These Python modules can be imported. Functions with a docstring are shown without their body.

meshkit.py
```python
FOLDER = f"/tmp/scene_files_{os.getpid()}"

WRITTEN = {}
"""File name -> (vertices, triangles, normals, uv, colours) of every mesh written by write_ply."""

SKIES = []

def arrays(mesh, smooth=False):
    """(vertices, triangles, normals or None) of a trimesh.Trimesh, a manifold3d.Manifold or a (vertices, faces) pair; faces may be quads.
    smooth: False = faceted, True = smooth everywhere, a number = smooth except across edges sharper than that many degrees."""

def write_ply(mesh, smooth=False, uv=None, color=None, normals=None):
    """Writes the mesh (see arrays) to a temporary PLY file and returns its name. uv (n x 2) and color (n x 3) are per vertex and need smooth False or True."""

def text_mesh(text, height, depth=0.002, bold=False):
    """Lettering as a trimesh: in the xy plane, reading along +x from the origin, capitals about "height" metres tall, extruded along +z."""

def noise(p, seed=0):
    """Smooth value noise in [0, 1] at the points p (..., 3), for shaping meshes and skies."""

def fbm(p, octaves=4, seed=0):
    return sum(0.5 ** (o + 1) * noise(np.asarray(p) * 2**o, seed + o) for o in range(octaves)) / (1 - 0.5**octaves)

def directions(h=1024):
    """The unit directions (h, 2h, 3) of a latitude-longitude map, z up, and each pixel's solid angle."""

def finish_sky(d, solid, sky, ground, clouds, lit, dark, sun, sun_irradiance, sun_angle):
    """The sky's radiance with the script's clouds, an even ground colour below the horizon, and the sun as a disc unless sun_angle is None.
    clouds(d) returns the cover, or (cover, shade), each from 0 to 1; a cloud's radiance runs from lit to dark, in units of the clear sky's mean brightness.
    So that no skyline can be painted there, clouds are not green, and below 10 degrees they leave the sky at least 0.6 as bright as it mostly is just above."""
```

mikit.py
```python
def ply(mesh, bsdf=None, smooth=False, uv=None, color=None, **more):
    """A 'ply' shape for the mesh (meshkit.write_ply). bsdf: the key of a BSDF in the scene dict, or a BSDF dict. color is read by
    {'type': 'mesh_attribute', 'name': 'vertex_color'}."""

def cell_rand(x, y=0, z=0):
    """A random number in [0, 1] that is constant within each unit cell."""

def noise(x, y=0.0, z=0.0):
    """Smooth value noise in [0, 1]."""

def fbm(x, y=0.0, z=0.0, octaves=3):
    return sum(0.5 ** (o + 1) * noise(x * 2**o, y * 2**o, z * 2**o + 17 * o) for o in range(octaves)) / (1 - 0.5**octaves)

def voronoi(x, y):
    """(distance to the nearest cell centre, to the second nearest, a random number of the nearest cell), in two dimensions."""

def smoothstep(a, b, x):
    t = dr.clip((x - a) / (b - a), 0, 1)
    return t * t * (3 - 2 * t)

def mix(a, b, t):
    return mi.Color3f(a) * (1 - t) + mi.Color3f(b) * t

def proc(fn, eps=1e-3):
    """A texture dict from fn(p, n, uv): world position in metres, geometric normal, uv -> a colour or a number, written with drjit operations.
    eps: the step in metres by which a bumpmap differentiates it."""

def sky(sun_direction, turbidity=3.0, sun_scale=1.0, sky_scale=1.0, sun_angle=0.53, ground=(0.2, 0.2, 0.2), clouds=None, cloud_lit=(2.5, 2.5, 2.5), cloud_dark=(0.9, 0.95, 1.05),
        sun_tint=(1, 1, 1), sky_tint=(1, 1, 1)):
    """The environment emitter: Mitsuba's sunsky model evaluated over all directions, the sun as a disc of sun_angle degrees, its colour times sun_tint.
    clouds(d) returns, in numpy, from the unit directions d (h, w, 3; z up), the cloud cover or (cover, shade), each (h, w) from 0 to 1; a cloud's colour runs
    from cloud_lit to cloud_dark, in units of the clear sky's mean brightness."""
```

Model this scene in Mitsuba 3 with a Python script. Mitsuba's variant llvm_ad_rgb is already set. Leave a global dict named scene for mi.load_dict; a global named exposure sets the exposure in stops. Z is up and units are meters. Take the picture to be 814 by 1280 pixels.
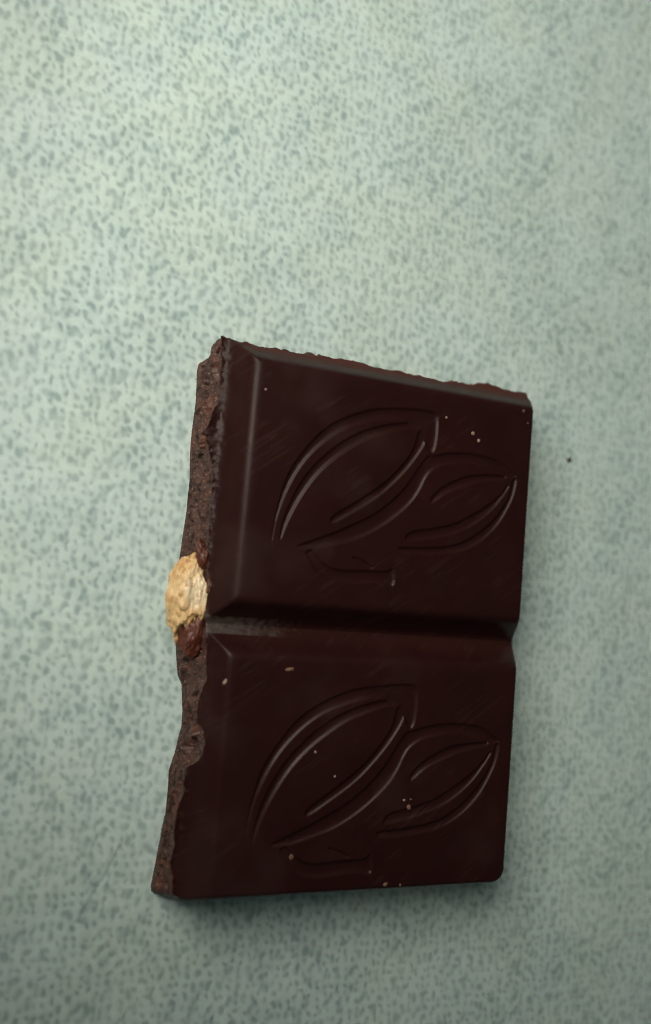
import math
import numpy as np
import trimesh
import shapely
import drjit as dr
import mitsuba as mi
import mikit
import meshkit
from mikit import proc, noise, fbm, voronoi, smoothstep, mix
from scipy.spatial import Delaunay, cKDTree
from scipy.ndimage import gaussian_filter1d

MM = 0.001
T = mi.ScalarTransform4f
scene, labels = {'type': 'scene'}, {}

# ------------------------------------------------------------------ camera, light, exposure
exposure = 0.0
CAM = np.array([-20.24, -21.55, 86.23]) * MM
FWD = np.array([0.34502785, 0.08163437, -0.93503562])
DOWN = np.array([0.10830315, -0.99301887, -0.04673284])
scene['camera'] = {
    'type': 'thinlens', 'fov': 2 * math.degrees(math.atan(407 / 1000)), 'fov_axis': 'x',
    'near_clip': 0.004, 'far_clip': 10.0, 'aperture_radius': 0.0013, 'focus_distance': 0.087,
    'to_world': T().look_at(origin=CAM.tolist(), target=(CAM + FWD).tolist(), up=(-DOWN).tolist()),
    'film': {'type': 'hdrfilm', 'width': 651, 'height': 1024},
}
LAMP_POS = np.array([-76.0, 66.0, 132.0]) * MM      # middle of the unseen lamp's diffuser
LAMP_AIM = np.array([86.0, 22.0, 0.0]) * MM
LAMP_SIZE = (0.072, 0.055)                            # half width, half depth of the diffuser
LAMP_HOOD = 0.086                                     # hood's reach beyond the diffuser; its rim dims the near end
LAMP_RADIANCE = (8.1, 7.2, 6.1)
scene['dim_ambient'] = {'type': 'constant', 'radiance': {'type': 'rgb', 'value': [0.032, 0.040, 0.037]}}  # unseen even light from all around, lifts the shadows


# ------------------------------------------------------------------ helpers
def put(key, mesh, bsdf, smooth=False, **more):
    n = key
    i = 0
    while n in scene:
        i += 1
        n = f'{key}_{i:03d}'
    scene[n] = mikit.ply(mesh, bsdf, smooth, **more)
    return n


def put_normals(key, v, f, n, bsdf):
    used = np.unique(f)
    back = np.full(len(v), -1)
    back[used] = np.arange(len(used))
    path = meshkit.write_ply((v[used] * MM, back[f]), False, normals=n[used])
    k, i = key, 0
    while k in scene:
        i += 1
        k = f'{key}_{i:03d}'
    scene[k] = {'type': 'ply', 'filename': path, 'face_normals': False, 'bsdf': {'type': 'ref', 'id': bsdf}}
    return k


def tag(key, label=None, category=None, group=None, kind=None):
    d = {}
    for a, b in (('label', label), ('category', category), ('group', group), ('kind', kind)):
        if b:
            d[a] = b
    labels[key] = d


def hexcol(r, g, b):
    return mi.Color3f(r, g, b)


# ------------------------------------------------------------------ tabletop: sage leatherette with grey-green flecks
def splats(x, y, seed):
    """Soft flecks, one per unit cell, each with its own place, size, stretch and strength."""
    total = mi.Float(0)
    cx0, cy0 = dr.floor(x), dr.floor(y)
    for a in (-1, 0, 1):
        for b in (-1, 0, 1):
            cx, cy = cx0 + a, cy0 + b
            dx = x - cx - 0.18 - 0.64 * mikit.cell_rand(cx, cy, seed)
            dy = y - cy - 0.18 - 0.64 * mikit.cell_rand(cx, cy, seed + 1)
            ang = 1.1 * mikit.cell_rand(cx, cy, seed + 2) - 0.1
            c, q = dr.cos(ang), dr.sin(ang)
            u, v = c * dx + q * dy, c * dy - q * dx
            r = 0.29 + 0.15 * mikit.cell_rand(cx, cy, seed + 3)
            k = 0.70 + 0.50 * mikit.cell_rand(cx, cy, seed + 4)
            total += k * dr.exp(-(dr.square(u / r) + dr.square(v / (r * 1.30))))
    return total


def leather_fields(p):
    x, y = p.x * 1000.0, p.y * 1000.0                 # millimetres
    wx = x + 0.28 * (noise(x * 1.5, y * 1.5, 3.0) - 0.5)
    wy = y + 0.28 * (noise(x * 1.5, y * 1.5, 9.0) - 0.5)
    dot = smoothstep(0.04, 1.38, splats(wx / 0.83, wy / 0.90, 11))
    dot2 = smoothstep(0.0, 1.4, splats(wx / 1.4 + 31.7, wy / 1.7 + 11.3, 41)) * smoothstep(0.40, 0.65, noise(x * 0.45, y * 0.45, 6.0))
    patch = smoothstep(0.36, 0.70, fbm(x * 0.21, y * 0.21, 5.0, 3))
    return dot, dot2, patch


def segment(p, ax, ay, bx, by, w):
    x, y = p.x * 1000.0, p.y * 1000.0
    dx, dy = bx - ax, by - ay
    t = dr.clip(((x - ax) * dx + (y - ay) * dy) / (dx * dx + dy * dy), 0, 1)
    d = dr.sqrt(dr.square(x - ax - t * dx) + dr.square(y - ay - t * dy))
    return 1 - smoothstep(w * 0.2, w, d)


def crease_mask(p):
    c = segment(p, -7.6, -50.5, -9.2, -54.2, 0.26)
    c = dr.maximum(c, segment(p, -9.2, -54.2, -10.3, -56.1, 0.32))
    c = dr.maximum(c, segment(p, -10.3, -56.1, -11.3, -58.3, 0.26))
    c = dr.maximum(c, segment(p, 37.8, 57.9, 37.5, 54.4, 0.28))
    c = dr.maximum(c, 0.7 * segment(p, 36.2, 56.3, 35.9, 54.9, 0.35))
    c = dr.maximum(c, 0.5 * segment(p, -6.0, -63.5, 0.5, -61.8, 0.4))
    return c


def leather_color(p, n, uv):
    x, y = p.x * 1000.0, p.y * 1000.0
    dot, dot2, patch = leather_fields(p)
    hue = 0.25 + 0.5 * smoothstep(0.3, 0.75, fbm(x * 0.13, y * 0.13, 21.0, 2))
    base = mix((0.505, 0.645, 0.610), (0.490, 0.645, 0.645), hue)
    fine = 0.93 + 0.14 * fbm(x * 3.1, y * 3.1, 2.0, 3)
    ink = mix((0.255, 0.375, 0.358), (0.248, 0.362, 0.385), hue)
    cover = dr.minimum(dot * (0.74 + 0.10 * patch) + 0.20 * dot2 + 0.26 * patch * fbm(x * 0.9, y * 0.9, 8.0, 2), 1.0)
    cover = dr.minimum(cover + 0.20 * crease_mask(p), 1.0)
    return mix(base * fine, ink, dr.clip(cover * 1.0, 0, 1))


def leather_height(p, n, uv):
    x, y = p.x * 1000.0, p.y * 1000.0
    dot, dot2, patch = leather_fields(p)
    return -0.6 * dot - 0.3 * dot2 + 0.3 * fbm(x * 3.0, y * 3.0, 4.0, 2) - 0.6 * crease_mask(p)


scene['leather'] = {'type': 'bumpmap', 'arbitrary': {'type': 'proc', **{k: v for k, v in proc(leather_height, 6e-5).items() if k != 'type'}}, 'scale': 0.00007,
                    'bsdf': {'type': 'principled', 'base_color': proc(leather_color), 'roughness': 0.62, 'specular': 0.35}}
top = trimesh.creation.box((0.60, 0.50, 0.022))
top.apply_translation((0.05, 0.02, -0.011))
put('tabletop', top, 'leather')
tag('tabletop', 'pale sage green leatherette tabletop with grey flecks', kind='structure')


# ------------------------------------------------------------------ chocolate materials
def rubbed(x, y):
    """Faint rub marks: patches, and hair-fine scuffs that run one way."""
    a = smoothstep(0.52, 0.78, fbm(x * 0.16 + 3.0, y * 0.16, 13.0, 3))
    u, v = 0.8 * x + 0.6 * y, -0.6 * x + 0.8 * y
    h = smoothstep(0.66, 0.85, noise(u * 0.35, v * 5.0, 23.0)) * smoothstep(0.45, 0.65, noise(x * 0.25, y * 0.25, 29.0))
    return dr.clip(0.7 * a + 0.6 * h, 0, 1)


def ledge_mask(x, y, z):
    """Low on the bar: lighter, redder brown and rougher, mostly on the far ledge."""
    return smoothstep(7.3, 5.3, z) * smoothstep(-2.4, 0.2, x) * (0.15 + 0.85 * smoothstep(-0.6, 0.8, y))


def choc_color(p, n, uv):
    x, y, z = p.x * 1000.0, p.y * 1000.0, p.z * 1000.0
    k = fbm(x * 0.35, y * 0.35, z * 0.35 + 4.0, 3)
    c = mix((0.0140, 0.0044, 0.0045), (0.0210, 0.0063, 0.0060), k)
    c = mix(c, (0.036, 0.019, 0.0165), 0.35 * rubbed(x, y))
    return mix(c, (0.058, 0.0200, 0.0145), 0.85 * ledge_mask(x, y, z))


def choc_rough(p, n, uv):
    x, y, z = p.x * 1000.0, p.y * 1000.0, p.z * 1000.0
    return 0.28 + 0.14 * fbm(x * 0.5, y * 0.5, z, 3) + 0.14 * rubbed(x, y) + 0.32 * ledge_mask(x, y, z)


def groove_color(p, n, uv):
    x, y, z = p.x * 1000.0, p.y * 1000.0, p.z * 1000.0
    base = choc_color(p, n, uv)
    edge = fbm(x * 2.2, y * 2.2, 7.0, 3)
    b = smoothstep(8.0, -1.0, x + 7.0 * (edge - 0.5)) * smoothstep(1.9, 0.9, dr.abs(y + 27.5) + 2.2 * (edge - 0.5))
    b = b * (0.55 + 0.6 * fbm(x * 5.0, y * 5.0, 3.0, 2))
    return mix(base, (0.062, 0.054, 0.050), dr.clip(b, 0, 1))


def broken_color(p, n, uv):
    x, y, z = p.x * 1000.0, p.y * 1000.0, p.z * 1000.0
    k = fbm(x * 1.3, y * 2.6, z * 1.3 + 11.0, 4)
    f = fbm(x * 4.0, y * 8.0, z * 4.0, 2)
    c = mix((0.027, 0.0108, 0.0086), (0.066, 0.030, 0.0225), smoothstep(0.30, 0.70, k))
    red = smoothstep(0.58, 0.72, fbm(x * 0.5 + 5.0, y * 0.5, z * 0.5, 2))
    c = mix(c, (0.13, 0.042, 0.022), red * 0.35)
    return mix(c, (0.26, 0.18, 0.135), smoothstep(0.66, 0.80, f) * 0.6)


def nut_color(p, n, uv):
    x, y, z = p.x * 1000.0, p.y * 1000.0, p.z * 1000.0
    k = fbm(x * 0.8, y * 0.8, z * 0.8 + 2.0, 3)
    core = smoothstep(2.4, 0.8, dr.sqrt(dr.square((x + 3.4) / 1.0) + dr.square((y + 23.8) / 1.1)) + 1.6 * (k - 0.5))
    c = mix((0.49, 0.30, 0.12), (0.61, 0.45, 0.23), smoothstep(0.3, 0.65, k))
    c = mix(c, (0.72, 0.62, 0.42), core)
    d = smoothstep(0.58, 0.72, fbm(x * 2.0, y * 2.0, z * 2.0 + 8.0, 3))
    return mix(c, (0.33, 0.14, 0.045), d * 0.65)


def skin_color(p, n, uv):
    x, y, z = p.x * 1000.0, p.y * 1000.0, p.z * 1000.0
    return mix((0.040, 0.010, 0.007), (0.110, 0.030, 0.014), fbm(x * 2.0, y * 2.0, z * 2.0, 3))


scene['chocolate'] = {'type': 'principled', 'base_color': proc(choc_color), 'roughness': proc(choc_rough), 'specular': 0.15}
scene['chocolate_groove'] = {'type': 'principled', 'base_color': proc(groove_color), 'roughness': proc(choc_rough), 'specular': 0.15}
scene['chocolate_broken'] = {'type': 'principled', 'base_color': proc(broken_color), 'roughness': 0.58, 'specular': 0.45}
scene['nut_flesh'] = {'type': 'principled', 'base_color': proc(nut_color), 'roughness': 0.38, 'specular': 0.5}
scene['nut_brown_skin'] = {'type': 'principled', 'base_color': proc(skin_color), 'roughness': 0.45, 'specular': 0.5}
scene['crumb_pale'] = {'type': 'principled', 'base_color': {'type': 'rgb', 'value': [0.25, 0.18, 0.14]}, 'roughness': 0.6}
scene['crumb_brown'] = {'type': 'principled', 'base_color': {'type': 'rgb', 'value': [0.12, 0.062, 0.042]}, 'roughness': 0.6}
scene['crumb_dark'] = {'type': 'principled', 'base_color': {'type': 'rgb', 'value': [0.03, 0.022, 0.02]}, 'roughness': 0.6}

# ------------------------------------------------------------------ the chocolate piece (all in millimetres)
H = 8.0                     # thickness at the squares' faces
DEEP = 3.0                  # depth of the grooves
W = 33.55                   # width of the faces: x from 0 to W
SQ = [(0.0, -24.4), (-30.0, -53.6)]      # y of each face's far and near edge
DRAFT = 0.385               # outward slope of the mould sides

CARVED = {
    'C1': ((3.07,-18.93), (3.01,-17.38), (3.29,-14.89), (3.75,-12.52), (4.36,-10.61), (5.57,-8.60), (7.47,-6.05), (9.78,-4.42), (12.73,-3.09), (14.78,-2.60), (19.12,-2.10), (21.04,-2.25), (21.14,-4.68), (20.91,-6.78), (20.14,-7.06), (19.38,-5.11), (18.61,-4.24), (17.31,-3.89), (15.93,-3.66), (12.85,-4.39), (9.89,-5.69), (7.61,-7.56), (5.69,-9.85), (4.22,-12.88), (3.31,-16.04)),
    'C2': ((3.84,-17.95), (4.00,-16.05), (4.87,-13.30), (6.37,-10.52), (8.23,-8.41), (10.34,-6.58), (12.91,-5.08), (16.34,-3.95), (19.25,-3.60), (19.44,-4.65), (18.64,-4.50), (17.37,-4.60), (15.02,-5.38), (13.01,-6.20), (11.07,-7.51), (9.10,-9.06), (7.30,-10.99), (5.61,-13.79), (4.54,-16.32), (4.03,-18.18)),
    'C3': ((18.64,-4.50), (18.39,-6.23), (17.65,-7.84), (15.47,-10.49), (13.52,-12.03), (11.60,-13.45), (9.62,-14.78), (9.07,-15.60), (9.46,-15.98), (11.69,-14.47), (13.97,-12.92), (15.56,-11.53), (17.75,-9.06), (19.40,-6.54), (19.79,-5.32), (19.41,-4.30)),
    'C4': ((5.70,-18.52), (7.82,-17.57), (9.80,-16.70), (11.80,-15.65), (13.75,-14.59), (15.69,-13.08), (17.45,-11.21), (18.73,-9.11), (19.59,-7.67), (20.52,-6.83), (22.21,-7.86), (20.77,-8.68), (20.05,-9.57), (19.40,-11.24), (18.28,-12.96), (15.87,-15.14), (13.91,-16.46), (11.96,-17.42), (9.92,-18.04), (7.83,-18.65), (5.90,-18.75)),
    'C5': ((20.17,-7.41), (21.03,-6.94), (23.20,-6.38), (25.55,-6.15), (27.86,-6.29), (29.59,-6.62), (31.29,-7.70), (31.87,-8.19), (30.60,-8.53), (28.82,-7.74), (26.69,-7.37), (25.33,-7.27), (22.21,-7.86), (20.96,-8.56)),
    'C6': ((20.68,-12.34), (21.00,-11.41), (22.40,-10.17), (24.54,-9.01), (26.56,-8.39), (30.35,-8.10), (30.39,-8.65), (26.84,-9.27), (24.64,-10.17), (22.48,-11.15), (21.09,-12.47)),
    'C7': ((30.53,-9.09), (29.87,-10.19), (28.29,-11.66), (26.01,-13.18), (23.86,-14.40), (21.31,-15.10), (18.32,-15.76), (17.93,-16.84), (18.61,-16.87), (21.80,-16.21), (24.25,-15.43), (26.12,-14.52), (28.58,-12.63), (30.21,-10.43), (30.87,-9.33)),
    'C8': ((31.07,-9.12), (30.76,-10.64), (29.91,-12.12), (28.76,-13.62), (27.10,-15.06), (25.33,-16.22), (23.36,-16.94), (19.92,-17.35), (17.03,-17.54), (17.57,-18.27), (20.29,-18.20), (24.13,-17.67), (25.92,-17.06), (27.88,-15.80), (29.64,-13.98), (30.67,-12.22), (31.50,-10.46), (31.87,-8.19), (31.12,-8.37)),
    'C9': ((7.47,-18.60), (8.06,-19.30), (9.13,-20.20), (10.61,-20.66), (13.97,-20.30), (16.32,-20.36), (17.01,-19.53), (17.43,-22.17), (15.20,-21.56), (11.73,-22.00), (10.09,-21.96), (8.33,-21.27), (7.23,-19.87), (6.63,-19.09)),
    'C10': ((12.09,-18.93), (13.51,-19.32), (14.89,-20.14), (13.96,-20.22), (12.99,-19.70), (11.94,-19.29)),
}
REGION = {
    'large_cocoa_pod_carving': ((2.87,-19.44), (2.64,-16.19), (3.01,-12.85), (5.20,-8.40), (9.28,-3.97), (14.75,-2.25), (19.09,-1.74), (21.41,-1.83), (21.35,-4.83), (21.02,-6.85), (22.22,-7.95), (20.77,-8.68), (20.05,-9.57), (19.40,-11.24), (18.28,-12.96), (15.87,-15.14), (13.91,-16.46), (11.96,-17.42), (9.92,-18.04), (7.83,-18.73), (5.33,-19.21)),
    'small_cocoa_pod_carving': ((21.02,-6.85), (23.18,-6.11), (27.84,-6.02), (32.26,-7.67), (31.85,-10.79), (29.88,-14.41), (26.16,-17.49), (20.31,-18.46), (16.84,-18.68), (16.35,-15.18), (18.28,-12.96), (19.40,-11.24), (20.05,-9.57), (20.77,-8.68), (22.22,-7.95)),
    'leaf_carving': ((5.33,-19.21), (7.83,-18.73), (11.96,-17.50), (13.92,-16.54), (16.07,-15.29), (16.85,-18.76), (17.93,-22.39), (11.75,-22.25), (8.19,-21.61)),
}


def smooth_poly(pts, it=2):
    """Corner cutting, so that traced outlines run as curves."""
    g = shapely.Polygon(pts).buffer(0)
    p = np.array(pts, float)
    for _ in range(it):
        q = np.roll(p, -1, 0)
        p = np.stack([0.75 * p + 0.25 * q, 0.25 * p + 0.75 * q], 1).reshape(-1, 2)
    s = shapely.Polygon(p).buffer(0)
    return s if s.area > 0.7 * g.area else g


channels = shapely.union_all([smooth_poly(c) for c in CARVED.values()])
body = smooth_poly(((19.3,-4.6), (17.6,-7.9), (15.4,-10.5), (11.6,-13.5), (9.0,-15.6), (5.0,-17.6), (4.3,-16.3), (5.6,-13.8), (7.3,-11.0), (11.1,-7.5), (15.0,-5.4)))


def line_points(geom, step=0.05):
    rings = []
    for g in getattr(geom, 'geoms', [geom]):
        for r in [g.exterior, *g.interiors]:
            n = max(8, int(r.length / step))
            rings.append(np.array([r.interpolate(i / n, normalized=True).coords[0] for i in range(n)]))
    return np.vstack(rings)


CH_PTS = line_points(channels, 0.012)
CH_TREE = cKDTree(CH_PTS)


def carve(x, y):
    """How deep the mould's cocoa pod picture is cut at a point of a square, in mm."""
    inside = shapely.contains_xy(channels, x, y)
    d, _ = CH_TREE.query(np.c_[x, y])
    d = np.where(inside, d, -d)
    e = 0.035 * np.logaddexp(0, (d - 0.02) / 0.035)              # rounded lip
    return 0.25 * (1 - np.exp(-e / 0.17))


def ramp(d):
    """Drop of a bevel at the distance d outside a face: rounded ridge, slope, rounded foot."""
    k = 0.22
    s = 1.28 * k * np.logaddexp(0, (d - 0.18) / k)
    return -0.35 * np.logaddexp(-s / 0.35, -DEEP / 0.35) + 0.35 * np.logaddexp(0, -DEEP / 0.35)


def drop_x(x):
    return ramp(-x)


def drop_y(y):
    return np.minimum(ramp(np.maximum(y - SQ[0][0], -50)), 9) * (y > -12) + ramp(np.minimum(SQ[0][1] - y, y - SQ[1][0])) * (y <= -12)


def noise2(x, y, s, seed=0, octaves=3):
    return meshkit.fbm(np.stack([x * s, y * s, np.zeros_like(x) + seed * 3.7], -1), octaves, seed) - 0.5


def height(x, y):
    a, b = drop_x(x), drop_y(y)
    k = 0.12
    drop = k * np.logaddexp(a / k, b / k) - k * math.log(2) * np.exp(-(np.abs(a) + np.abs(b)) / k)
    z = H - drop
    for far, near in SQ:
        m = (x > 1.5) & (x < W - 0.6) & (y < far - 1.0) & (y > near + 1.0)
        if m.any():
            z[m] -= carve(x[m], y[m] - far)
            # the large pod's body swells a little
            yy = y[m] - far
            t = np.clip(1 - (((x[m] - 11.5) * 0.75 + (yy + 11) * 0.66) / 10) ** 2 - (((x[m] - 11.5) * -0.66 + (yy + 11) * 0.75) / 4.2) ** 2, 0, 1)
            z[m] += 0.16 * t * t
    z += 0.09 * noise2(x, y, 0.16, 1, 2) + 0.014 * noise2(x, y, 0.9, 2, 2)
    deep = np.clip((drop - 2.2) / 0.8, 0, 1)
    z += deep * 0.22 * noise2(x, y, 2.2, 3, 3) * np.clip((11 - x) / 8, 0, 1)
    return z


# outline of the upper surface: left break, top break, moulded right and near sides
LEFT = np.array([(-3.51,2.73), (-3.40,1.6), (-3.35,0.28), (-3.21,-2.0), (-3.21,-3.79), (-3.5,-5.2), (-4.18,-7.4), (-3.9,-8.6), (-3.12,-10.77), (-2.95,-14.0), (-2.87,-17.49), (-2.97,-20.6), (-2.45,-22.3), (-2.15,-23.6), (-2.75,-25.2), (-2.44,-26.6), (-2.14,-28.33), (-1.86,-32.76), (-2.20,-34.4), (-2.43,-35.35), (-2.3,-37.0), (-1.62,-37.9), (-1.45,-38.9), (-1.55,-40.2), (-2.2,-41.1), (-2.93,-41.8), (-2.92,-44.22), (-3.4,-46.5), (-3.35,-48.0), (-3.2,-49.43), (-3.53,-50.89), (-3.14,-52.37), (-2.84,-54.2)])
BASE_L = np.array([(-3.6,3.0), (-3.43,1.6), (-4.7,0.6), (-4.81,-0.2), (-4.6,-3.63), (-4.72,-7.0), (-4.69,-8.9), (-4.43,-12.35), (-4.43,-15.81), (-4.6,-19.0), (-4.7,-22.0), (-4.5,-26.0), (-4.3,-29.0), (-4.05,-30.67), (-3.63,-33.16), (-3.11,-34.15), (-2.85,-36.0), (-2.74,-36.98), (-2.67,-38.47), (-3.14,-41.46), (-3.56,-43.2), (-3.47,-44.83), (-3.46,-47.6), (-3.9,-51.5), (-4.25,-55.3), (-3.9,-56.2)])
TOP = np.array([(-3.51,2.73), (-2.6,2.55), (-1.5,2.25), (-0.8,2.35), (0.64,2.05), (1.8,2.32), (2.6,2.36), (4.1,2.2), (5.6,2.2), (7.53,2.49), (9.2,2.5), (11.9,2.62), (13.39,2.2), (15.2,2.35), (18.4,2.15), (19.8,2.2), (22.5,2.1), (24.3,2.35), (26.6,2.3), (28.57,3.0), (29.6,2.85), (31.0,2.55), (32.6,2.5), (34.35,2.62)])


def densify(p, step=0.11):
    s = np.r_[0, np.cumsum(np.linalg.norm(np.diff(p, axis=0), axis=1))]
    t = np.linspace(0, s[-1], int(s[-1] / step) + 1)
    return np.c_[np.interp(t, s, p[:, 0]), np.interp(t, s, p[:, 1])]


def rough(p, amp, s, seed):
    n = np.stack([noise2(p[:, 0], p[:, 1], s, seed + i, 4) for i in (0, 1)], -1)
    w = np.clip(np.minimum(np.arange(len(p)), np.arange(len(p))[::-1]) / 6.0, 0, 1)[:, None]
    return p + amp * n * w


left = rough(densify(LEFT), 0.55, 1.1, 11)                     # far to near
topb = rough(densify(TOP), 0.75, 1.7, 21)                      # left to right
near_y = SQ[1][1]
right_y = np.arange(2.62, near_y + 1.55, -0.11)
right = np.c_[W + DRAFT * (drop_y(right_y)), right_y]
right[:12, 0] = np.linspace(topb[-1, 0], right[11, 0], 12)
ang = np.linspace(0, -math.pi / 2, 22)[1:]
corner = np.c_[W - 1.5 + 1.5 * np.cos(ang), near_y + 1.5 + 1.5 * np.sin(ang)]
xs = np.arange(W - 1.6, left[-1, 0], -0.11)
near = np.c_[xs, near_y - DRAFT * drop_x(xs)]
near[-8:] = np.c_[np.linspace(near[-8, 0], left[-1, 0], 9)[:-1], np.linspace(near[-8, 1], left[-1, 1], 9)[:-1]]
# counter-clockwise seen from above: near side left->right, right side up, top break right->left, left break down
loop = np.vstack([near[::-1], corner[::-1], right[::-1], topb[::-1][1:], left[1:-1]])
nN, nC, nR, nT, nL = len(near), len(corner), len(right), len(topb) - 1, len(left) - 2
kind = np.r_[np.zeros(nN + nC + nR, int), np.ones(nT, int), np.full(nL, 2)]
poly = shapely.Polygon(loop).buffer(0)
mould_edge = cKDTree(loop[kind == 0])
left_edge = cKDTree(loop[kind != 0])


def top_height(p, on_edge=None):
    z = height(p[:, 0].copy(), p[:, 1].copy())
    d, _ = mould_edge.query(p)
    r = 0.55
    e = np.clip(r - d, 0, r)
    z -= (r - np.sqrt(np.maximum(r * r - (e * 0.93) ** 2, 0)))      # rounded mould edge
    d2, _ = left_edge.query(p)
    lip = np.clip(1 - d2 / 0.5, 0, 1)
    z += lip * 0.5 * noise2(p[:, 0], p[:, 1], 1.7, 31, 3)           # crumbled lip at the breaks
    return z


x0, y0, x1, y1 = poly.bounds
gx, gy = np.meshgrid(np.arange(x0, x1, 0.115), np.arange(y0, y1, 0.115))
g = np.c_[gx.ravel(), gy.ravel()]
g += np.random.default_rng(3).uniform(-0.015, 0.015, g.shape)
g = g[shapely.contains_xy(poly, g[:, 0], g[:, 1])]
fine = []
for far, _ in SQ:                                              # denser points on the walls of the carving
    for off in (-0.10, -0.03, 0.04, 0.11, 0.18, 0.25, 0.32):
        b = channels.buffer(-off)
        fine.append(line_points(b, 0.075) + [0, far])
fine = np.vstack(fine)
near_wall, _ = cKDTree(fine).query(g)
g = g[near_wall > 0.05]
pts = np.vstack([g, fine])
keep, _ = cKDTree(loop).query(pts)
pts = pts[keep > 0.06]
pts = pts[shapely.contains_xy(poly, pts[:, 0], pts[:, 1])]
nb = len(loop)
xy = np.vstack([loop, pts])
tri = Delaunay(xy).simplices
cen = xy[tri].mean(1)
tri = tri[shapely.contains_xy(poly, cen[:, 0], cen[:, 1])]
cr = np.cross(xy[tri[:, 1]] - xy[tri[:, 0]], xy[tri[:, 2]] - xy[tri[:, 0]])
tri[cr < 0] = tri[cr < 0][:, ::-1]
tri = tri[np.abs(cr) > 1e-7]
top_v = np.c_[xy, top_height(xy)]

# sides: rows from the upper outline down to the base outline
tan = np.roll(loop, -1, 0) - np.roll(loop, 1, 0)
outw = np.c_[tan[:, 1], -tan[:, 0]]
for i in (0, 1):
    outw[:, i] = gaussian_filter1d(outw[:, i], 4, mode='wrap')
outw /= np.linalg.norm(outw, axis=1, keepdims=True)
zt = top_v[:nb, 2]
base = loop + outw * (DRAFT * (zt - 0.03))[:, None]
is_t, is_l = kind == 1, kind == 2
base[is_t] = loop[is_t] + np.c_[np.zeros(nT), 0.25 + 0.9 * noise2(loop[is_t, 0], loop[is_t, 1], 0.5, 5)]
lt = (loop[is_l, 1] - left[0, 1]) / (left[-1, 1] - left[0, 1])
by = 3.0 + lt * (-56.1 - 3.0)
order = np.argsort(BASE_L[:, 1])
base[is_l] = np.c_[np.interp(by, BASE_L[order, 1], BASE_L[order, 0]), by]
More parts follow.
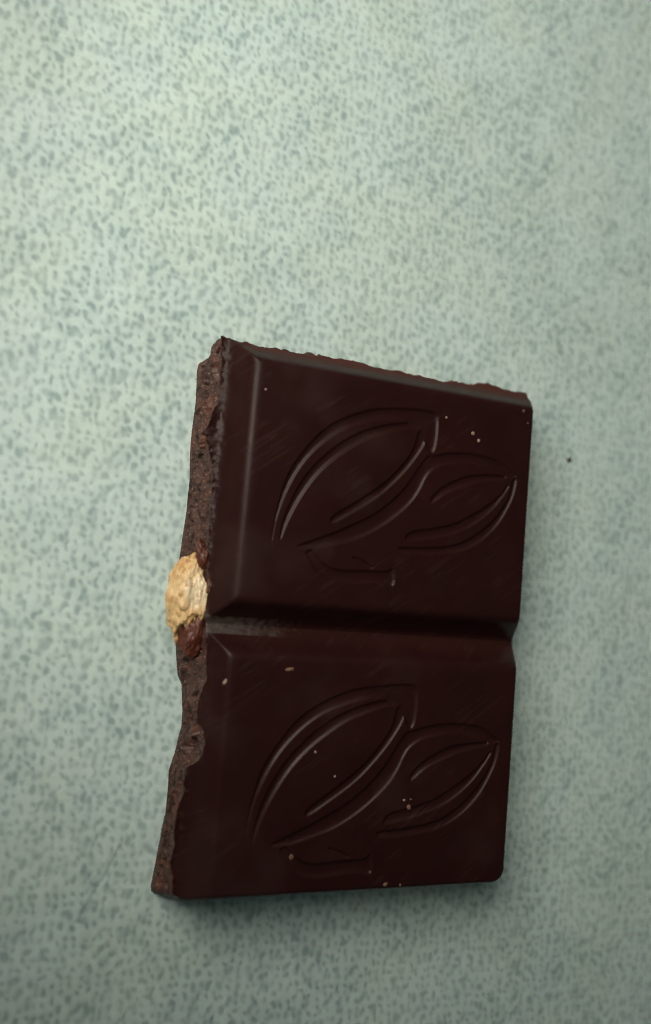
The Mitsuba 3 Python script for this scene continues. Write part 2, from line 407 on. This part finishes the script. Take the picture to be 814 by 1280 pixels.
for i in (0, 1):                                               # ease the corners between the sides
    sm = gaussian_filter1d(base[:, i], 5, mode='wrap')
    near_c = np.zeros(nb)
    for c in (0, nN + nC + nR, nN + nC + nR + nT):
        dd = np.abs((np.arange(nb) - c + nb // 2) % nb - nb // 2)
        near_c = np.maximum(near_c, np.clip(1 - dd / 14, 0, 1))
    base[:, i] = base[:, i] * (1 - near_c) + sm * near_c
FR = np.random.default_rng(17)
fr_c = np.c_[FR.uniform(-6, 1, 520), FR.uniform(-57, 4, 520), FR.uniform(0, 6, 520)]
fr_c = np.vstack([fr_c, np.c_[FR.uniform(-5, 36, 200), FR.uniform(1, 4, 200), FR.uniform(0, 6, 200)]])
fr_n = FR.normal(size=fr_c.shape) * 0.55
fr_o = FR.normal(size=len(fr_c)) * 0.16
fr_tree = cKDTree(fr_c * [1, 0.8, 1])


def facets(q):
    """Little cleaved faces, each with its own tilt."""
    w = q + 0.5 * np.stack([meshkit.noise(q * 1.3, 60 + i) - 0.5 for i in range(3)], -1)
    _, i = fr_tree.query(w * [1, 0.8, 1])
    return np.clip(((w - fr_c[i]) * fr_n[i]).sum(1), -0.6, 0.6) + fr_o[i]


M = 44
rows = []
for j in range(M + 1):
    t = j / M
    z = zt * (1 - t) + 0.03 * t
    p = loop * (1 - t) + base * t
    # a break is stepped and grainy; it bulges towards its middle
    env = math.sin(math.pi * min(max(t, 0), 1)) ** 0.6
    q = np.c_[p, z]
    broken = (kind > 0).astype(float)
    n1 = meshkit.fbm(q * [0.8, 0.45, 0.8], 3, 41) - 0.5
    n2 = meshkit.fbm(q * 2.4, 3, 43) - 0.5
    step = np.floor(meshkit.fbm(q * [0.5, 0.3, 1.0], 2, 47) * 7) / 7 - 0.5
    off = env * broken * (0.7 * n1 + 0.34 * n2 + 0.5 * step + 0.48 * facets(q))
    p = p + outw * off[:, None]
    rows.append(np.c_[p, z + env * broken * 0.25 * n2])
side_v = np.vstack(rows)
a = np.arange(nb)
b = (a + 1) % nb
side_f, side_kind = [], []
for j in range(M):
    o, u = j * nb, (j + 1) * nb
    side_f += [np.c_[o + a, u + a, u + b], np.c_[o + a, u + b, o + b]]
    side_kind += [kind, kind]
side_f, side_kind = np.vstack(side_f), np.concatenate(side_kind)


def vertex_normals(v, f):
    n = np.zeros_like(v)
    c = np.cross(v[f[:, 1]] - v[f[:, 0]], v[f[:, 2]] - v[f[:, 0]])
    for k in range(3):
        np.add.at(n, f[:, k], c)
    return n / np.maximum(np.linalg.norm(n, axis=1, keepdims=True), 1e-12)


# smooth group 1: upper surface with the moulded sides; group 2: the breaks
mould_f = side_f[side_kind == 0]
off = len(top_v)
remap = np.where(np.arange(len(side_v)) < nb, np.arange(len(side_v)), np.arange(len(side_v)) + off - nb)
all_v = np.vstack([top_v, side_v[nb:]])
all_f = np.vstack([tri, remap[mould_f]])
all_n = vertex_normals(all_v, all_f)
PIECE = 'chocolate_bar_piece'
tag(PIECE, 'broken dark chocolate piece of two squares with cocoa pod carvings and a protruding nut', 'chocolate')

tc = top_v[tri].mean(1)
which = np.full(len(tri), -1)                                  # -1 = grooves
dd = 8.0 - height(tc[:, 0].copy(), tc[:, 1].copy())
for i, (far, nr) in enumerate(SQ):
    m = (tc[:, 0] > -2.0) & (tc[:, 1] < far + 1.9) & (tc[:, 1] > nr - 1.9)
    which[m] = i
carv = np.full(len(tri), -1)
for i, (far, nr) in enumerate(SQ):
    for r, pl in enumerate(REGION.values()):
        m = (which == i) & (carv < 0) & shapely.contains_xy(shapely.Polygon(pl).buffer(0), tc[:, 0], tc[:, 1] - far)
        carv[m] = r
for i in range(2):
    k = put_normals(f'{PIECE}__square', all_v, tri[(which == i) & (carv < 0)], all_n, 'chocolate')
    labels[k] = {'label': ('glossy square at the narrow far end' if i == 0 else 'darker square at the near end')}
    for r, name in enumerate(REGION):
        put_normals(f'{k}__{name}', all_v, tri[(which == i) & (carv == r)], all_n, 'chocolate')
k = put_normals(f'{PIECE}__groove', all_v, tri[which < 0], all_n, 'chocolate_groove')
labels[k] = {'label': 'groove between the squares with a greyish scuffed patch'}
put_normals(f'{PIECE}__moulded_side', all_v, remap[mould_f], all_n, 'chocolate')
side_n = vertex_normals(side_v, side_f[side_kind > 0])
k = put_normals(f'{PIECE}__broken_edge', side_v, side_f[side_kind == 2], side_n, 'chocolate_broken')
labels[k] = {'label': 'rough lighter brown break along the left side'}
put_normals(f'{PIECE}__broken_edge', side_v, side_f[side_kind == 1], side_n, 'chocolate_broken')
bl = side_v[-nb:, :2]
bt = Delaunay(bl).simplices
bc = bl[bt].mean(1)
bp_ = shapely.Polygon(bl).buffer(0)
bt = bt[shapely.contains_xy(bp_, bc[:, 0], bc[:, 1])]
c2 = np.cross(bl[bt[:, 1]] - bl[bt[:, 0]], bl[bt[:, 2]] - bl[bt[:, 0]])
bt[c2 > 0] = bt[c2 > 0][:, ::-1]
put(f'{PIECE}__underside', trimesh.Trimesh(np.c_[bl, np.full(nb, 0.03)] * MM, bt, process=False), 'chocolate')


# ------------------------------------------------------------------ the nut in the break
def lump(center, radii, seed, cuts=7, grain=0.10, sub=5, rot=0.0):
    """A chopped nut chunk: an ellipsoid with flat cleaved faces and a grainy surface."""
    rng = np.random.default_rng(seed)
    m = trimesh.creation.icosphere(subdivisions=sub)
    v = np.array(m.vertices)
    s = np.ones(len(v))
    for _ in range(cuts):
        d = rng.normal(size=3)
        d /= np.linalg.norm(d)
        lim = rng.uniform(0.62, 0.88)
        s = np.minimum(s, lim / np.maximum(v @ d, 1e-6) * (v @ d > 0) + 9 * (v @ d <= 0))
    s = s + grain * 2 * (meshkit.fbm(v * 2.2 + seed, 4, seed) - 0.5) + grain * 0.8 * (meshkit.fbm(v * 7.0 + seed, 3, seed + 3) - 0.5)
    v = v * s[:, None] * radii
    c, q = math.cos(rot), math.sin(rot)
    v = v @ np.array([[c, -q, 0], [q, c, 0], [0, 0, 1]]).T + center
    return trimesh.Trimesh(v * MM, m.faces, process=False)


nut = lump((-3.70, -24.7, 3.0), (2.45, 5.3, 2.4), 23, cuts=5, grain=0.30)
k = put(f'{PIECE}__nut', nut, 'nut_flesh', 40)
labels[k] = {'label': 'cream coloured chopped nut showing in the broken side'}
put(f'{k}__skin', lump((-3.2, -20.2, 4.6), (0.75, 1.6, 0.9), 8, cuts=3, grain=0.25, sub=4, rot=0.2), 'nut_brown_skin', 40)
put(f'{k}__skin', lump((-3.0, -28.2, 3.6), (1.5, 2.6, 1.5), 9, cuts=3, grain=0.28, sub=4, rot=-0.15), 'nut_brown_skin', 40)
put(f'{k}__skin', lump((-1.9, -23.6, 4.7), (0.8, 1.7, 0.9), 12, cuts=3, grain=0.22, sub=4, rot=-0.1), 'nut_brown_skin', 40)


# ------------------------------------------------------------------ crumbs lying on the chocolate and the table
def crumb(x, y, r, mat, label, seed, z=None, stretch=(1, 1, 0.7)):
    if z is None:
        z = float(top_height(np.array([[x, y]]))[0])
    m = lump((x, y, z + 0.45 * r * stretch[2]), np.array(stretch) * r, seed, cuts=6, grain=0.2, sub=3, rot=seed * 0.7)
    tag(put('crumb', m, mat, False), label, 'crumb', 'stray crumbs')


crumb(26.26, -4.67, 0.20, 'crumb_pale', 'pale speck, lower of the two just above the upper small pod', 101)
crumb(25.48, -3.96, 0.21, 'crumb_pale', 'pale speck, upper of the two just above the upper small pod', 102)
crumb(21.98, -2.65, 0.14, 'crumb_pale', 'tiny speck beside the tip of the upper large pod', 103)
crumb(0.95, -2.92, 0.13, 'crumb_pale', 'tiny speck by the left ridge near the far left corner', 104)
crumb(32.01, -0.35, 0.17, 'crumb_brown', 'brown speck on the rounded far right corner', 105)
crumb(32.68, -1.69, 0.12, 'crumb_brown', 'tiny speck beside the right edge of the far square', 106)
crumb(-0.34, -32.66, 0.26, 'crumb_pale', 'long pale flake on the sloping left side of the near square', 107, stretch=(0.65, 1.25, 0.5))
crumb(6.2, -31.10, 0.34, 'crumb_brown', 'reddish brown crumb lying lengthways just below the middle groove', 108, stretch=(1.5, 0.6, 0.35))
crumb(20.30, -44.36, 0.15, 'crumb_pale', 'left speck of the cluster between the near square\'s pods', 109)
crumb(21.10, -44.30, 0.12, 'crumb_brown', 'right speck of the cluster between the near square\'s pods', 110)
crumb(20.93, -45.12, 0.26, 'crumb_brown', 'largest crumb, lowest of the cluster between the near square\'s pods', 111)
crumb(8.2, -49.85, 0.27, 'crumb_brown', 'small three-cornered flake below the near large pod', 112, stretch=(0.9, 1.1, 0.4))
crumb(9.73, -39.38, 0.14, 'crumb_pale', 'pale speck on the upper rib of the near large pod', 113)
crumb(12.07, -41.8, 0.12, 'crumb_pale', 'pale speck in the middle of the near large pod', 114)
crumb(18.81, -53.0, 0.24, 'crumb_brown', 'crumb on the near edge of the near square', 115, stretch=(0.8, 1.2, 0.6))
crumb(20.6, -53.15, 0.13, 'crumb_brown', 'smaller crumb to the right on the near edge', 116)
crumb(44.7, -3.56, 0.34, 'crumb_dark', 'dark crumb on the bare table right of the chocolate', 117, z=0.0)


# ------------------------------------------------------------------ unseen lamp, out of view, placed to light the table from the far left
def lamp():
    f = LAMP_AIM - LAMP_POS
    f /= np.linalg.norm(f)
    to = T().look_at(origin=LAMP_POS.tolist(), target=LAMP_AIM.tolist(), up=[0, 0, 1])
    key = 'unseen_lamp'
    tag(key, 'unseen grey lamp with a long hooded head, placed to light the table', 'lamp')
    sx, sy = LAMP_SIZE
    scene['lamp_metal'] = {'type': 'principled', 'base_color': {'type': 'rgb', 'value': [0.06, 0.06, 0.065]}, 'roughness': 0.6}
    scene[f'{key}__diffuser'] = {'type': 'rectangle', 'to_world': to @ T().scale([sx, sy, 1]),
                                 'emitter': {'type': 'area', 'radiance': {'type': 'rgb', 'value': list(LAMP_RADIANCE)}}}
    wall, hood = 0.003, LAMP_HOOD
    walls = []
    for w_, d_, px, py in ((2 * sx + 2 * wall + 0.004, wall, 0, sy + 0.002 + wall / 2), (2 * sx + 2 * wall + 0.004, wall, 0, -sy - 0.002 - wall / 2),
                           (wall, 2 * sy + 0.004, sx + 0.002 + wall / 2, 0), (wall, 2 * sy + 0.004, -sx - 0.002 - wall / 2, 0)):
        m = trimesh.creation.box((w_, d_, hood + 0.006))
        m.apply_translation((px, py, hood / 2 - 0.003))
        walls.append(m)
    lid = trimesh.creation.box((2 * sx + 2 * wall + 0.004, 2 * sy + 2 * wall + 0.004, 0.008))
    lid.apply_translation((0, 0, -0.0105))
    head = trimesh.util.concatenate(walls + [lid])
    scene[f'{key}__head'] = mikit.ply(head, 'lamp_metal', False, to_world=to)
    back = LAMP_POS - f * 0.012
    foot = np.array([back[0], 0.24, 0.0])
    arm = trimesh.creation.cylinder(0.005, segment=[back, [back[0], 0.24, 0.16]])
    scene[f'{key}__arm'] = mikit.ply(arm, 'lamp_metal', 40)
    post = trimesh.creation.cylinder(0.006, segment=[[back[0], 0.24, 0.012], [back[0], 0.24, 0.165]])
    scene[f'{key}__post'] = mikit.ply(post, 'lamp_metal', 40)
    stand = trimesh.creation.cylinder(0.028, 0.012)
    stand.apply_translation(foot + [0, 0, 0.0062])
    scene[f'{key}__base'] = mikit.ply(stand, 'lamp_metal', 40)


lamp()
